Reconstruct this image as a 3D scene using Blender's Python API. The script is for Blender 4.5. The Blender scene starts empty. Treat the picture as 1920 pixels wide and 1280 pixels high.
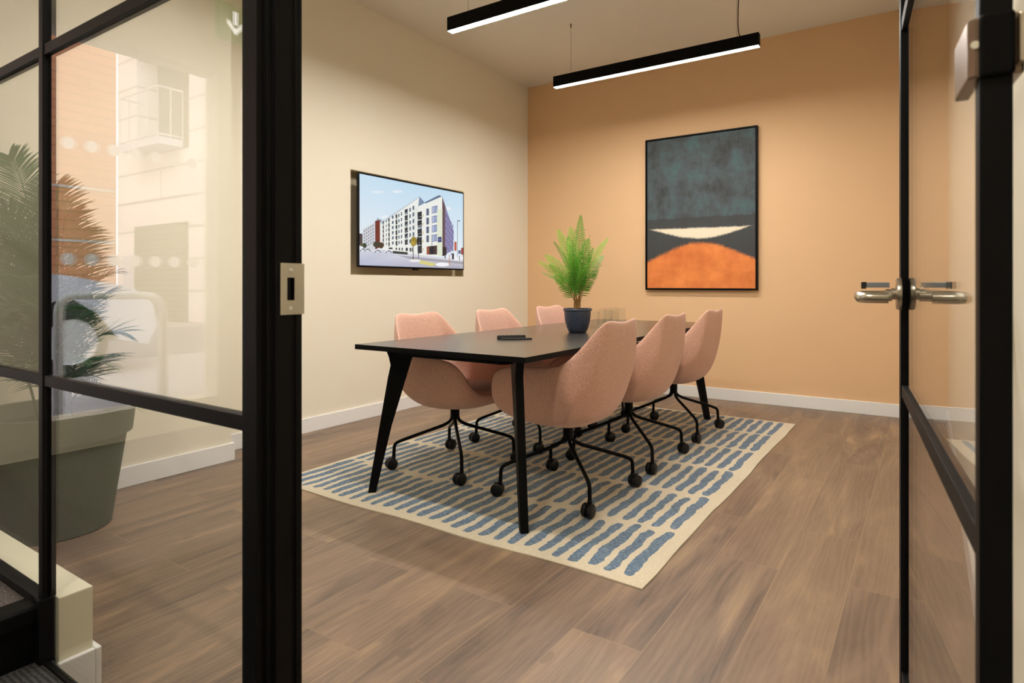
import bpy, bmesh, math, random
from mathutils import Vector, Matrix, noise as mnoise
random.seed(7)
S = bpy.context.scene
COL = S.collection
PI = math.pi

# ------------------------------------------------------------------ camera
YAW = math.radians(33.9)
H = 1.05
cam_d = bpy.data.cameras.new('camera'); cam = bpy.data.objects.new('camera', cam_d); COL.objects.link(cam)
cam.location = (0, 0, H); cam.rotation_euler = (PI/2, 0, YAW)
cam_d.sensor_width = 36; cam_d.lens = 36*1156/1920; cam_d.shift_y = -106/1920
cam_d.clip_start = 0.02; cam_d.clip_end = 200
cam_d.dof.use_dof = True; cam_d.dof.focus_distance = 3.6; cam_d.dof.aperture_fstop = 8
S.camera = cam
# ------------------------------------------------------------------ view + world
S.view_settings.view_transform = 'Standard'; S.view_settings.look = 'None'
S.view_settings.gamma = 1; S.view_settings.exposure = 0.8; S.view_settings.use_curve_mapping = False
W = bpy.data.worlds.new('overcast_sky'); S.world = W; W.use_nodes = True
bg = W.node_tree.nodes['Background']; bg.inputs['Color'].default_value = (0.80, 0.88, 1.0, 1); bg.inputs['Strength'].default_value = 2.9
sd = bpy.data.lights.new('sun', 'SUN'); sd.energy = 1.3; sd.angle = 0.3; sd.color = (1, 0.95, 0.88)
sun = bpy.data.objects.new('sun', sd); COL.objects.link(sun)
sun.rotation_euler = Vector((0.45, 0.75, 0.9)).to_track_quat('Z', 'Y').to_euler()

PENDANT = 86.0      # emission strength of the pendant diffusers
DOWNL = 22.0         # watts of each corridor light added out of view

# ------------------------------------------------------------------ materials
def sock(nt, v):
    return v
class NB:
    """small node builder"""
    def __init__(s, name):
        s.m = bpy.data.materials.new(name); s.m.use_nodes = True
        s.nt = s.m.node_tree; s.n = s.nt.nodes; s.l = s.nt.links
        s.p = s.n['Principled BSDF']; s.out = s.n['Material Output']
    def node(s, t, **kw):
        n = s.n.new(t)
        for k, v in kw.items(): setattr(n, k, v)
        return n
    def put(s, inp, v):
        if isinstance(v, bpy.types.NodeSocket): s.l.new(v, inp)
        elif v is not None:
            if isinstance(v, tuple) and len(v) == 3 and inp.type == 'RGBA': v = (*v, 1)
            inp.default_value = v
    def math(s, op, a, b=None, c=None, clamp=False):
        n = s.node('ShaderNodeMath', operation=op, use_clamp=clamp)
        s.put(n.inputs[0], a)
        if b is not None: s.put(n.inputs[1], b)
        if c is not None: s.put(n.inputs[2], c)
        return n.outputs[0]
    def mix(s, f, a, b):
        n = s.node('ShaderNodeMix', data_type='RGBA')
        s.put(n.inputs[0], f); s.put(n.inputs[6], a); s.put(n.inputs[7], b)
        return n.outputs[2]
    def coord(s, which='Object'):
        return s.node('ShaderNodeTexCoord').outputs[which]
    def mapping(s, vec, scale=(1,1,1), rot=(0,0,0), loc=(0,0,0)):
        n = s.node('ShaderNodeMapping'); s.l.new(vec, n.inputs[0])
        n.inputs['Scale'].default_value = scale; n.inputs['Rotation'].default_value = rot; n.inputs['Location'].default_value = loc
        return n.outputs[0]
    def noise(s, vec, scale, detail=3, rough=.5, dist=0):
        n = s.node('ShaderNodeTexNoise'); s.l.new(vec, n.inputs['Vector'])
        n.inputs['Scale'].default_value = scale; n.inputs['Detail'].default_value = detail
        n.inputs['Roughness'].default_value = rough; n.inputs['Distortion'].default_value = dist
        return n
    def ramp(s, f, stops):
        n = s.node('ShaderNodeValToRGB'); s.put(n.inputs[0], f)
        e = n.color_ramp.elements
        while len(e) > 1: e.remove(e[-1])
        for i, (p, c) in enumerate(stops):
            x = e[0] if i == 0 else e.new(p)
            x.position = p; x.color = (*c, 1) if len(c) == 3 else c
        return n.outputs[0]
    def bump(s, h, st=.3, d=.01):
        n = s.node('ShaderNodeBump'); s.put(n.inputs['Height'], h)
        n.inputs['Strength'].default_value = st; n.inputs['Distance'].default_value = d
        s.l.new(n.outputs[0], s.p.inputs['Normal'])
    def set(s, color=None, rough=None, metal=None, **kw):
        if color is not None: s.put(s.p.inputs['Base Color'], color)
        if rough is not None: s.put(s.p.inputs['Roughness'], rough)
        if metal is not None: s.put(s.p.inputs['Metallic'], metal)
        for k, v in kw.items(): s.put(s.p.inputs[k.replace('_', ' ')], v)
        return s

def srgb(r, g, b):
    f = lambda c: (c/255/12.92) if c/255 <= .04045 else ((c/255+.055)/1.055)**2.4
    return (f(r), f(g), f(b))

def plain(name, color, rough=.5, metal=0, nscale=None, namp=.08, bump=0, **kw):
    b = NB(name)
    if nscale:
        n = b.noise(b.coord(), nscale, 4)
        dark = tuple(c*(1-namp) for c in color); light = tuple(min(1, c*(1+namp)) for c in color)
        c = b.mix(n.outputs[0], dark, light); b.set(c, rough, metal, **kw)
        if bump: b.bump(n.outputs[0], bump, .002)
    else: b.set(color, rough, metal, **kw)
    return b.m

M = {}
def wall_paint(name, col):
    b = NB(name); n = b.noise(b.coord(), 2.2, 2); f = b.noise(b.coord(), 350, 2)
    b.set(b.mix(n.outputs[0], tuple(c*.985 for c in col), tuple(min(1,c*1.015) for c in col)), .75)
    b.bump(f.outputs[0], .06, .001); return b.m
M['cream'] = wall_paint('cream_paint', srgb(234, 226, 206))
M['orange'] = wall_paint('apricot_paint', srgb(228, 188, 144))
M['ceiling'] = wall_paint('ceiling_paint', srgb(232, 226, 214))
M['white'] = plain('white_satin_paint', srgb(236, 235, 232), .4, nscale=3, namp=.01)
M['ledge'] = plain('ledge_paint', srgb(232, 226, 200), .45, nscale=3, namp=.01)
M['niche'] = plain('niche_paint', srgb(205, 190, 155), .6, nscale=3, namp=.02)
M['black'] = plain('black_powder_coat', (.003, .003, .0032), .45, nscale=400, namp=.3, Specular_IOR_Level=.09)
M['frame'] = plain('black_steel_frame', (.0025, .0025, .003), .5, nscale=300, namp=.2, Specular_IOR_Level=.14)
M['steel'] = plain('brushed_steel', srgb(190, 182, 165), .28, 1, nscale=60, namp=.05)
M['bronze'] = plain('bronze_hinge_steel', srgb(128, 112, 98), .35, 1, nscale=60, namp=.05)
M['greysteel'] = plain('blue_grey_steel', srgb(150, 158, 168), .35, .8, nscale=60, namp=.05)
M['rubber'] = plain('black_rubber', (.012, .012, .012), .5, nscale=100, namp=.2)
M['tyre'] = plain('caster_plastic', (.004, .004, .0045), .35, nscale=100, namp=.2, Specular_IOR_Level=.3)
M['soil'] = plain('potting_soil', (.03, .02, .012), .95, nscale=60, namp=.6, bump=.8)
M['stem'] = plain('fern_stem', srgb(150, 110, 50), .6, nscale=30, namp=.3)
M['screw'] = plain('zinc_screw', srgb(225, 225, 215), .3, 1, nscale=60, namp=.05)
M['wire'] = plain('steel_wire', srgb(120, 105, 85), .4, .8, nscale=60, namp=.1)

# table top: dark ash laminate
b = NB('charcoal_ash_laminate'); co = b.mapping(b.coord(), (30, 1.6, 30))
n = b.noise(co, 3, 6, .65, .4); n2 = b.noise(b.mapping(b.coord(), (140, 6, 40)), 2, 3)
c = b.mix(n.outputs[0], (.020, .017, .015), (.050, .042, .036))
c = b.mix(b.math('MULTIPLY', n2.outputs[0], .35), c, (.010, .009, .008))
b.set(c, .30, Specular_IOR_Level=.9, Coat_Weight=.5, Coat_Roughness=.22); b.bump(n.outputs[0], .06, .001); M['tabletop'] = b.m

# floor: oak vinyl planks along Y
b = NB('oak_vinyl_planks'); co = b.coord()
br = b.node('ShaderNodeTexBrick'); br.offset = .37; br.offset_frequency = 2; br.squash = 1
vec = b.mapping(co, (1, 1, 1), (0, 0, PI/2)); b.l.new(vec, br.inputs['Vector'])
br.inputs['Scale'].default_value = 1; br.inputs['Mortar Size'].default_value = .0018; br.inputs['Mortar Smooth'].default_value = .1
br.inputs['Brick Width'].default_value = 1.22; br.inputs['Row Height'].default_value = .225; br.inputs['Bias'].default_value = 0
br.inputs['Color1'].default_value = (0, 0, 0, 1); br.inputs['Color2'].default_value = (1, 1, 1, 1); br.inputs['Mortar'].default_value = (.5, .5, .5, 1)
tone = b.node('ShaderNodeRGBToBW'); b.l.new(br.outputs['Color'], tone.inputs[0])
off = b.node('ShaderNodeCombineXYZ'); b.put(off.inputs[2], b.math('MULTIPLY', tone.outputs[0], 37.0)); b.put(off.inputs[0], b.math('MULTIPLY', tone.outputs[0], 9.0))
va = b.node('ShaderNodeVectorMath', operation='ADD'); b.l.new(co, va.inputs[0]); b.l.new(off.outputs[0], va.inputs[1])
big = b.noise(b.mapping(va.outputs[0], (5.5, .8, 1)), 1.0, 4, .6, 1.6)
fine = b.noise(b.mapping(va.outputs[0], (150, 6, 1)), 1.0, 5, .75, .8)
wav = b.node('ShaderNodeTexWave'); wav.wave_type = 'RINGS'; wav.rings_direction = 'Z'
b.l.new(b.mapping(va.outputs[0], (9, .9, 1)), wav.inputs['Vector']); wav.inputs['Scale'].default_value = 1.5; wav.inputs['Distortion'].default_value = 14; wav.inputs['Detail'].default_value = 4; wav.inputs['Detail Scale'].default_value = 1.2
base = b.ramp(big.outputs[0], [(.28, srgb(76, 64, 56)), (.43, srgb(110, 91, 77)), (.57, srgb(132, 110, 91)), (.72, srgb(170, 142, 110))])
base = b.mix(b.math('MULTIPLY', tone.outputs[0], .45), base, b.mix(tone.outputs[0], srgb(90, 76, 66), srgb(156, 128, 100)))
g = b.math('MULTIPLY', b.math('SUBTRACT', .60, fine.outputs[0], clamp=True), .9, clamp=True)
base = b.mix(g, base, srgb(74, 58, 46))
base = b.mix(b.math('MULTIPLY', wav.outputs[0], .14), base, srgb(170, 146, 120))
kn = b.node('ShaderNodeTexVoronoi'); b.l.new(b.mapping(va.outputs[0], (3.2, 1.3, 1)), kn.inputs['Vector']); kn.inputs['Scale'].default_value = 1
k = b.math('LESS_THAN', kn.outputs['Distance'], .045)
base = b.mix(b.math('MULTIPLY', k, .28), base, srgb(60, 48, 40))
base = b.mix(b.math('MULTIPLY', br.outputs['Fac'], .34), base, srgb(172, 144, 110))
b.set(base, b.math('MULTIPLY_ADD', fine.outputs[0], .2, .34))
b.bump(b.math('SUBTRACT', fine.outputs[0], b.math('MULTIPLY', br.outputs['Fac'], 2)), .12, .002)
M['floor'] = b.m

# rug
b = NB('dash_pattern_rug'); co = b.coord()
sx = b.node('ShaderNodeSeparateXYZ'); b.l.new(co, sx.inputs[0])
RW, RL = 2.08, 3.02
w1 = b.noise(co, 7, 2); w2 = b.noise(b.mapping(co, (1, 1, 1), (0, 0, 0), (5, 3, 1)), 5, 2); w3 = b.noise(co, 60, 2)
x = b.math('ADD', sx.outputs[0], b.math('MULTIPLY', b.math('SUBTRACT', w1.outputs[0], .5), .045))
x = b.math('ADD', x, b.math('MULTIPLY', b.math('SUBTRACT', w3.outputs[0], .5), .012))
y = b.math('ADD', sx.outputs[1], b.math('MULTIPLY', b.math('SUBTRACT', w2.outputs[0], .5), .10))
ys = b.math('DIVIDE', b.math('SUBTRACT', y, .022), .494)
row = b.math('FLOOR', ys); fy = b.math('SUBTRACT', ys, row)
xo = b.math('ADD', x, b.math('MULTIPLY', b.math('SINE', b.math('MULTIPLY', row, 12.9)), .010))
xs = b.math('DIVIDE', b.math('SUBTRACT', xo, .035), .0715); colm = b.math('FLOOR', xs); fx = b.math('SUBTRACT', xs, colm)
wn = b.node('ShaderNodeTexWhiteNoise', noise_dimensions='2D'); cb = b.node('ShaderNodeCombineXYZ')
b.put(cb.inputs[0], colm); b.put(cb.inputs[1], row); b.l.new(cb.outputs[0], wn.inputs['Vector'])
rnd = wn.outputs['Value']
dx = b.math('ABSOLUTE', b.math('SUBTRACT', fx, .5)); dy = b.math('ABSOLUTE', b.math('SUBTRACT', fy, b.math('MULTIPLY_ADD', rnd, .06, .47)))
hw = b.math('MULTIPLY_ADD', rnd, .06, .268)
mx = b.math('DIVIDE', dx, hw); my = b.math('DIVIDE', dy, b.math('MULTIPLY_ADD', rnd, .03, .445))
dd = b.math('ADD', b.math('POWER', mx, 3.5), b.math('POWER', my, 9))
mask = b.math('LESS_THAN', dd, 1)
ex = b.math('MULTIPLY', b.math('GREATER_THAN', colm, -.5), b.math('LESS_THAN', colm, 27.5))
ey = b.math('MULTIPLY', b.math('GREATER_THAN', sx.outputs[1], .03), b.math('LESS_THAN', sx.outputs[1], RL-.05))
mask = b.math('MULTIPLY', mask, b.math('MULTIPLY', ex, ey))
pile = b.noise(b.mapping(co, (60, 500, 60)), 1, 4, .7); pile2 = b.noise(co, 260, 3, .7)
blue = b.ramp(pile.outputs[0], [(.36, srgb(40, 66, 90)), (.5, srgb(70, 100, 126)), (.62, srgb(150, 170, 186))])
crm = b.ramp(pile2.outputs[0], [(.3, srgb(190, 175, 146)), (.7, srgb(232, 220, 194))])
b.set(b.mix(mask, crm, blue), .9, Sheen_Weight=.2)
b.bump(b.math('ADD', pile2.outputs[0], b.math('MULTIPLY', mask, -.3)), .8, .004); M['rug'] = b.m

def fabric(name, c1, c2):
    b = NB(name); co = b.coord()
    n = b.noise(b.mapping(co, (260, 260, 900)), 1, 3, .7); m = b.noise(b.mapping(co, (900, 900, 200)), 1, 3, .7); g = b.noise(co, 240, 3, .7)
    f = b.math('MULTIPLY_ADD', n.outputs[0], .5, b.math('MULTIPLY', m.outputs[0], .5)); f = b.math('ADD', b.math('MULTIPLY', f, .5), b.math('MULTIPLY', g.outputs[0], .5))
    b.set(b.ramp(f, [(.40, c1), (.58, c2)]), .9, Sheen_Weight=.25, Sheen_Roughness=.5); b.bump(f, .5, .002); return b.m
M['pink'] = fabric('blush_wool_fabric', srgb(184, 134, 114), srgb(232, 186, 164))

def leafmat(name, c1, c2, sc):
    b = NB(name); n = b.noise(b.coord(), sc, 3); b.set(b.mix(n.outputs[0], c1, c2), .45)
    tr = b.node('ShaderNodeBsdfTranslucent'); b.put(tr.inputs[0], tuple(min(1, x*1.5) for x in c2))
    ms = b.node('ShaderNodeMixShader'); ms.inputs[0].default_value = .3
    b.l.new(b.p.outputs[0], ms.inputs[1]); b.l.new(tr.outputs[0], ms.inputs[2]); b.l.new(ms.outputs[0], b.out.inputs[0]); return b.m
M['fern'] = leafmat('fern_leaf', srgb(34, 92, 22), srgb(96, 160, 50), 9)
M['fern_light'] = leafmat('fern_leaf_young', srgb(84, 146, 36), srgb(156, 196, 84), 9)
M['palm'] = leafmat('palm_leaf', srgb(14, 52, 20), srgb(34, 92, 36), 6)

# glazed pot
b = NB('navy_glaze'); co = b.coord(); n = b.noise(co, 160, 4, .7)
b.set(b.ramp(n.outputs[0], [(.38, srgb(32, 40, 54)), (.62, srgb(64, 76, 98)), (.8, srgb(100, 112, 132))]), .35)
wv = b.node('ShaderNodeTexWave'); M['bluepot'] = b.m
M['pot'] = plain('olive_composite', srgb(76, 84, 66), .7, nscale=90, namp=.14, bump=.3)

def glassmat(name, ior=1.5, tint=(1,1,1), rough=0.0):
    b = NB(name); b.n.remove(b.p)
    geo = b.node('ShaderNodeNewGeometry')
    i = b.math('MULTIPLY_ADD', geo.outputs['Backfacing'], (1/ior-ior), ior)
    fr = b.node('ShaderNodeFresnel'); b.put(fr.inputs['IOR'], i)
    t = b.node('ShaderNodeBsdfTransparent'); b.put(t.inputs[0], tint)
    g = b.node('ShaderNodeBsdfGlossy'); b.put(g.inputs['Roughness'], rough)
    ms = b.node('ShaderNodeMixShader'); b.l.new(fr.outputs[0], ms.inputs[0]); b.l.new(t.outputs[0], ms.inputs[1]); b.l.new(g.outputs[0], ms.inputs[2])
    b.l.new(ms.outputs[0], b.out.inputs[0]); return b.m
M['glass'] = glassmat('clear_float_glass', 1.52, (.985, .99, .982))
M['tumbler'] = glassmat('tumbler_glass', 1.5, (.94, .95, .94))

def emit(name, col, st):
    b = NB(name); b.set((.8, .8, .8), .6); b.put(b.p.inputs['Emission Color'], col); b.put(b.p.inputs['Emission Strength'], st); return b.m
M['led'] = emit('led_diffuser', (1, .965, .915), PENDANT)
M['dl'] = emit('added_downlight_lens', (1, .93, .82), 6)

# corridor carpets
b = NB('ribbed_charcoal_carpet'); co = b.coord(); n = b.noise(co, 130, 4, .8)
sx = b.node('ShaderNodeSeparateXYZ'); b.l.new(co, sx.inputs[0])
st = b.math('SINE', b.math('MULTIPLY', b.math('ADD', sx.outputs[1], b.math('MULTIPLY', n.outputs[0], .004)), 2*PI/.012))
f = b.math('MULTIPLY_ADD', st, .13, n.outputs[0])
b.set(b.ramp(f, [(.4, (.010, .010, .011)), (.62, (.055, .052, .050))]), .95); b.bump(f, 1, .004); M['carpet'] = b.m
b = NB('speckled_brown_carpet'); n = b.noise(b.coord(), 210, 4, .8)
b.set(b.ramp(n.outputs[0], [(.38, (.028, .023, .020)), (.5, (.095, .078, .068)), (.64, (.26, .22, .20))]), .95); b.bump(n.outputs[0], 1, .006); M['carpet2'] = b.m

# outdoors
def clad(name, col, rowh, axis, groove=.02, var=.04, dark=.6):
    b = NB(name); co = b.coord(); br = b.node('ShaderNodeTexBrick'); br.offset = .5
    s_ = b.node('ShaderNodeSeparateXYZ'); b.l.new(co, s_.inputs[0]); c_ = b.node('ShaderNodeCombineXYZ')
    b.l.new(s_.outputs[axis], c_.inputs[0]); b.l.new(s_.outputs[2], c_.inputs[1]); b.l.new(c_.outputs[0], br.inputs['Vector'])
    br.inputs['Scale'].default_value = 1; br.inputs['Row Height'].default_value = rowh; br.inputs['Brick Width'].default_value = rowh*6
    br.inputs['Mortar Size'].default_value = groove
    br.inputs['Color1'].default_value = (*[c*(1-var) for c in col], 1); br.inputs['Color2'].default_value = (*[min(1, c*(1+var)) for c in col], 1)
    br.inputs['Mortar'].default_value = (*[c*dark for c in col], 1)
    b.set(br.outputs[0], .8); return b.m
M['facade_light'] = clad('pale_stone_cladding', srgb(236, 222, 218), .72, 0, .03, .03, .42)
M['facade_pink'] = clad('terracotta_brickwork', srgb(214, 148, 106), .22, 1, .018, .06, .68)
M['louvre'] = clad('olive_louvre', srgb(118, 116, 88), .12, 0, .03, .02, .5)
M['asphalt'] = plain('street_paving', srgb(176, 168, 166), .85, nscale=1.5, namp=.15)
M['road'] = plain('road_asphalt', srgb(120, 118, 122), .85, nscale=3, namp=.15)
M['kerb'] = plain('kerb_stone', srgb(205, 200, 195), .8, nscale=8, namp=.1)
M['darkglass'] = plain('dark_window_glass', srgb(88, 92, 80), .15, nscale=1, namp=.1)
M['carwhite'] = plain('white_car_paint', srgb(204, 205, 216), .25, nscale=2, namp=.02)
M['cardark'] = plain('car_dark_trim', (.012, .012, .014), .4, nscale=20, namp=.1)
M['rack'] = plain('galvanised_rack', srgb(205, 205, 205), .4, nscale=30, namp=.05)
M['dots'] = leafmat('white_vinyl_dot', srgb(235, 238, 245), srgb(240, 242, 248), 30)
M['dots'].node_tree.nodes['Mix Shader'].inputs[0].default_value = .85
b = NB('green_sign_face'); b.set(srgb(70, 120, 70), .4); b.put(b.p.inputs['Emission Color'], srgb(90, 140, 80)); b.put(b.p.inputs['Emission Strength'], .8); M['signgreen'] = b.m
M['signwhite'] = emit('lit_sign_symbol', (1, 1, .95), 2.5)

# picture painted surface: own abstract design (slate upper field, curved cream sweep, orange lower hill)
b = NB('abstract_canvas'); co = b.coord(); s_ = b.node('ShaderNodeSeparateXYZ'); b.l.new(co, s_.inputs[0])
X, Z = s_.outputs[0], s_.outputs[2]     # object origin at the canvas' lower left, X across 0..1.0, Z up 0..1.42
n1 = b.noise(co, 5, 4, .6); n2 = b.noise(b.mapping(co, (30, 1, 8)), 1, 4, .7); n3 = b.noise(co, 45, 3, .7)
col = b.ramp(b.math('MULTIPLY_ADD', b.math('SUBTRACT', n1.outputs[0], .5), 1.2, b.math('MULTIPLY_ADD', n2.outputs[0], .35, .32)), [(.3, srgb(54, 56, 58)), (.5, srgb(70, 80, 84)), (.76, srgb(70, 104, 108))])
ed = b.math('ADD', b.math('MULTIPLY', b.math('SUBTRACT', n3.outputs[0], .5), .045), b.math('MULTIPLY', b.math('SUBTRACT', n1.outputs[0], .5), .06))
hill = b.math('ADD', b.math('MULTIPLY', b.math('SINE', b.math('MULTIPLY_ADD', X, 4.2, -.55)), .11), .33)
lim = b.math('SUBTRACT', b.math('ADD', hill, ed), Z)
org = b.ramp(n1.outputs[0], [(.3, srgb(204, 106, 44)), (.7, srgb(240, 144, 72))])
slate = srgb(58, 58, 58)
sweep = b.math('ADD', b.math('MULTIPLY', b.math('SINE', b.math('MULTIPLY_ADD', X, 3.4, 2.9)), .05), .56)
ds = b.math('ABSOLUTE', b.math('SUBTRACT', b.math('ADD', sweep, b.math('MULTIPLY', ed, .5)), Z))
thick = b.math('MULTIPLY', b.math('SINE', b.math('MULTIPLY', X, PI)), .055)
under = b.math('LESS_THAN', b.math('ADD', Z, ed), .66)
col = b.mix(b.math('MULTIPLY', under, .85), col, slate)
col = b.mix(b.math('MULTIPLY', lim, 30, clamp=True), col, org)
col = b.mix(b.math('MULTIPLY', b.math('SUBTRACT', thick, ds), 60, clamp=True), col, srgb(236, 222, 196))
b.set(col, .7); b.bump(n2.outputs[0], .2, .002); M['canvas'] = b.m

b = NB('screen_image'); at = b.node('ShaderNodeVertexColor'); at.layer_name = 'Col'
b.set((.01, .01, .01), .25); b.put(b.p.inputs['Emission Color'], at.outputs[0]); b.put(b.p.inputs['Emission Strength'], .56); M['screen'] = b.m

# ------------------------------------------------------------------ mesh helpers
class MB:
    def __init__(s): s.v = []; s.f = []; s.mi = []; s.cur = 0
    def add(s, vs, fs):
        o = len(s.v); s.v += [tuple(v) for v in vs]; s.f += [tuple(o+i for i in f) for f in fs]; s.mi += [s.cur]*len(fs); return s
    def box(s, a, b_):
        x0, x1 = sorted((a[0], b_[0])); y0, y1 = sorted((a[1], b_[1])); z0, z1 = sorted((a[2], b_[2]))
        vs = [(x, y, z) for z in (z0, z1) for x, y in ((x0, y0), (x1, y0), (x1, y1), (x0, y1))]
        return s.add(vs, [(3,2,1,0), (4,5,6,7), (0,1,5,4), (1,2,6,5), (2,3,7,6), (3,0,4,7)])
    def prism(s, poly, d):      # poly of 3D points (CCW seen from -d), extruded along d
        n = len(poly); d = Vector(d); p = [Vector(q) for q in poly]
        return s.add(p + [q+d for q in p], [tuple(range(n))[::-1], tuple(range(n, 2*n))] + [(i, (i+1) % n, n+(i+1) % n, n+i) for i in range(n)])
    def lathe(s, prof, c=(0,0,0), n=32, cap=True, axis='z'):
        vs = []; fs = []
        for r, h in prof:
            for i in range(n):
                a = 2*PI*i/n; p = (r*math.cos(a), r*math.sin(a), h)
                if axis == 'x': p = (p[2], p[0], p[1])
                if axis == 'y': p = (p[1], p[2], p[0])
                vs.append((c[0]+p[0], c[1]+p[1], c[2]+p[2]))
        for k in range(len(prof)-1):
            for i in range(n): fs.append((k*n+i, k*n+(i+1) % n, (k+1)*n+(i+1) % n, (k+1)*n+i))
        if cap: fs.append(tuple(range(n))[::-1]); m = (len(prof)-1)*n; fs.append(tuple(range(m, m+n)))
        return s.add(vs, fs)
    def tube(s, path, r, n=10, radii=None):
        P = [Vector(p) for p in path]; vs = []; fs = []; up = None
        for i, p in enumerate(P):
            t = (P[min(i+1, len(P)-1)] - P[max(i-1, 0)]).normalized()
            if up is None: up = t.orthogonal().normalized()
            up = (up - t*up.dot(t)).normalized(); w = t.cross(up); rr = radii[i] if radii else r
            for k in range(n):
                a = 2*PI*k/n; vs.append(p + (up*math.cos(a) + w*math.sin(a))*rr)
        for i in range(len(P)-1):
            for k in range(n): fs.append((i*n+k, i*n+(k+1) % n, (i+1)*n+(k+1) % n, (i+1)*n+k))
        fs.append(tuple(range(n))[::-1]); m = (len(P)-1)*n; fs.append(tuple(range(m, m+n)))
        return s.add(vs, fs)
    def build(s, name, mats, parent=None, smooth=False, bevel=0, segs=2, loc=None, angle=None, **props):
        me = bpy.data.meshes.new(name); me.from_pydata(s.v, [], s.f)
        for m in (mats if isinstance(mats, (list, tuple)) else [mats]): me.materials.append(m)
        me.polygons.foreach_set('material_index', s.mi)
        me.validate(); bm = bmesh.new(); bm.from_mesh(me)
        if not getattr(s, 'keep', False): bmesh.ops.recalc_face_normals(bm, faces=bm.faces)
        bm.to_mesh(me); bm.free()
        if smooth: me.polygons.foreach_set('use_smooth', [True]*len(me.polygons))
        me.update()
        if smooth and angle: me.set_sharp_from_angle(angle=math.radians(angle))
        o = bpy.data.objects.new(name, me); COL.objects.link(o)
        if parent: o.parent = parent
        if loc: o.location = loc
        if bevel:
            mo = o.modifiers.new('bevel', 'BEVEL'); mo.width = bevel; mo.segments = segs; mo.limit_method = 'ANGLE'; mo.angle_limit = math.radians(40)
        for k, v in props.items(): o[k] = v
        return o
def empty(name, loc=(0,0,0), rz=0, **props):
    o = bpy.data.objects.new(name, None); COL.objects.link(o); o.location = loc; o.rotation_euler = (0, 0, rz); o.empty_display_size = .1
    for k, v in props.items(): o[k] = v
    return o
def arc(pts, r, n=6):
    """round the corners of a polyline"""
    P = [Vector(p) for p in pts]; out = [P[0]]
    for i in range(1, len(P)-1):
        a = (P[i-1]-P[i]); c = (P[i+1]-P[i]); rr = min(r, a.length*.49, c.length*.49)
        A = P[i]+a.normalized()*rr; B = P[i]+c.normalized()*rr
        for k in range(n+1):
            t = k/n; out.append(A*(1-t)**2 + P[i]*2*t*(1-t) + B*t*t)
    out.append(P[-1]); return out
ST = dict(kind='structure')
def box(a, b_): return MB().box(a, b_)

# ------------------------------------------------------------------ room shell
XL, XP, XR, YB, CZ = -3.66, -3.46, .14, 5.76, 3.23     # left wall, pier face, right wall, back wall, ceiling
YP = .625                                                # corridor face of the glazed partition
CF = .10                                                 # corridor floor level
N0, N1, NZ0, NZ1 = 3.228, 4.62, 1.127, 1.938             # television niche
box((XL-.3, .64, -.12), (XR+.1, YB+.1, 0)).build('floor', M['floor'], None, label='oak vinyl plank floor of the meeting room', **ST)
box((XL-.3, YP, CZ), (XR+.1, YB+.1, CZ+.1)).build('ceiling', M['ceiling'], None, **ST)
box((XL-.3, YB, 0), (XR+.1, YB+.12, CZ)).build('wall_back', M['orange'], None, label='apricot painted back wall', **ST)
m = MB()
m.box((XL-.12, 2.13, 0), (XL, N0, CZ)); m.box((XL-.12, N1, 0), (XL, YB, CZ)); m.box((XL-.12, N0, 0), (XL, N1, NZ0)); m.box((XL-.12, N0, NZ1), (XL, N1, CZ))
m.box((XL-.3, .64, 0), (XP, 2.13, CZ)); m.box((XL-.20, 2.13, 0), (XL-.12, YB, CZ))
m.build('wall_left', M['cream'], None, label='cream painted left wall with television niche', **ST)
# niche lining
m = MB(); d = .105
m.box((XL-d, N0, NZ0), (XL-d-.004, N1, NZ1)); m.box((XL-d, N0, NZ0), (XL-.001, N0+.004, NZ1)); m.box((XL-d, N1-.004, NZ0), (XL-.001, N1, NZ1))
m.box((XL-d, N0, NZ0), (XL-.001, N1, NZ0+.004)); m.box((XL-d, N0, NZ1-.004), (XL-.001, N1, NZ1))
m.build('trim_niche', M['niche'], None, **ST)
box((XR, -3.0, 0), (XR+.12, YB, CZ)).build('wall_right', M['cream'], None, **ST)
# baseboards
bh, bt = .105, .015
def bb(name, *boxes):
    m = MB()
    for a, c in boxes: m.box(a, c)
    m.build(name, M['white'], None, bevel=.003, **ST)
bb('baseboard_back', ((XL, YB-bt, 0), (XR, YB, bh)))
bb('baseboard_left', ((XL, 2.13, 0), (XL+bt, YB-bt, bh)), ((XP, .76, 0), (XP+bt, 2.145, bh)), ((XL+bt, 2.13, 0), (XP, 2.145, bh)))
bb('baseboard_right', ((XR-bt, .70, 0), (XR, YB-bt, bh)))
# low plinth wall behind the glazing
box((XP, .655, 0), (-1.822, .7325, .258)).build('wall_plinth', M['ledge'], None, bevel=.002, label='low cream ledge along the foot of the glazing', **ST)
bb('baseboard_plinth', ((XP+bt, .7325, 0), (-1.807, .7475, .098)), ((-1.822, .65, 0), (-1.807, .7325, .098)))

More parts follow.
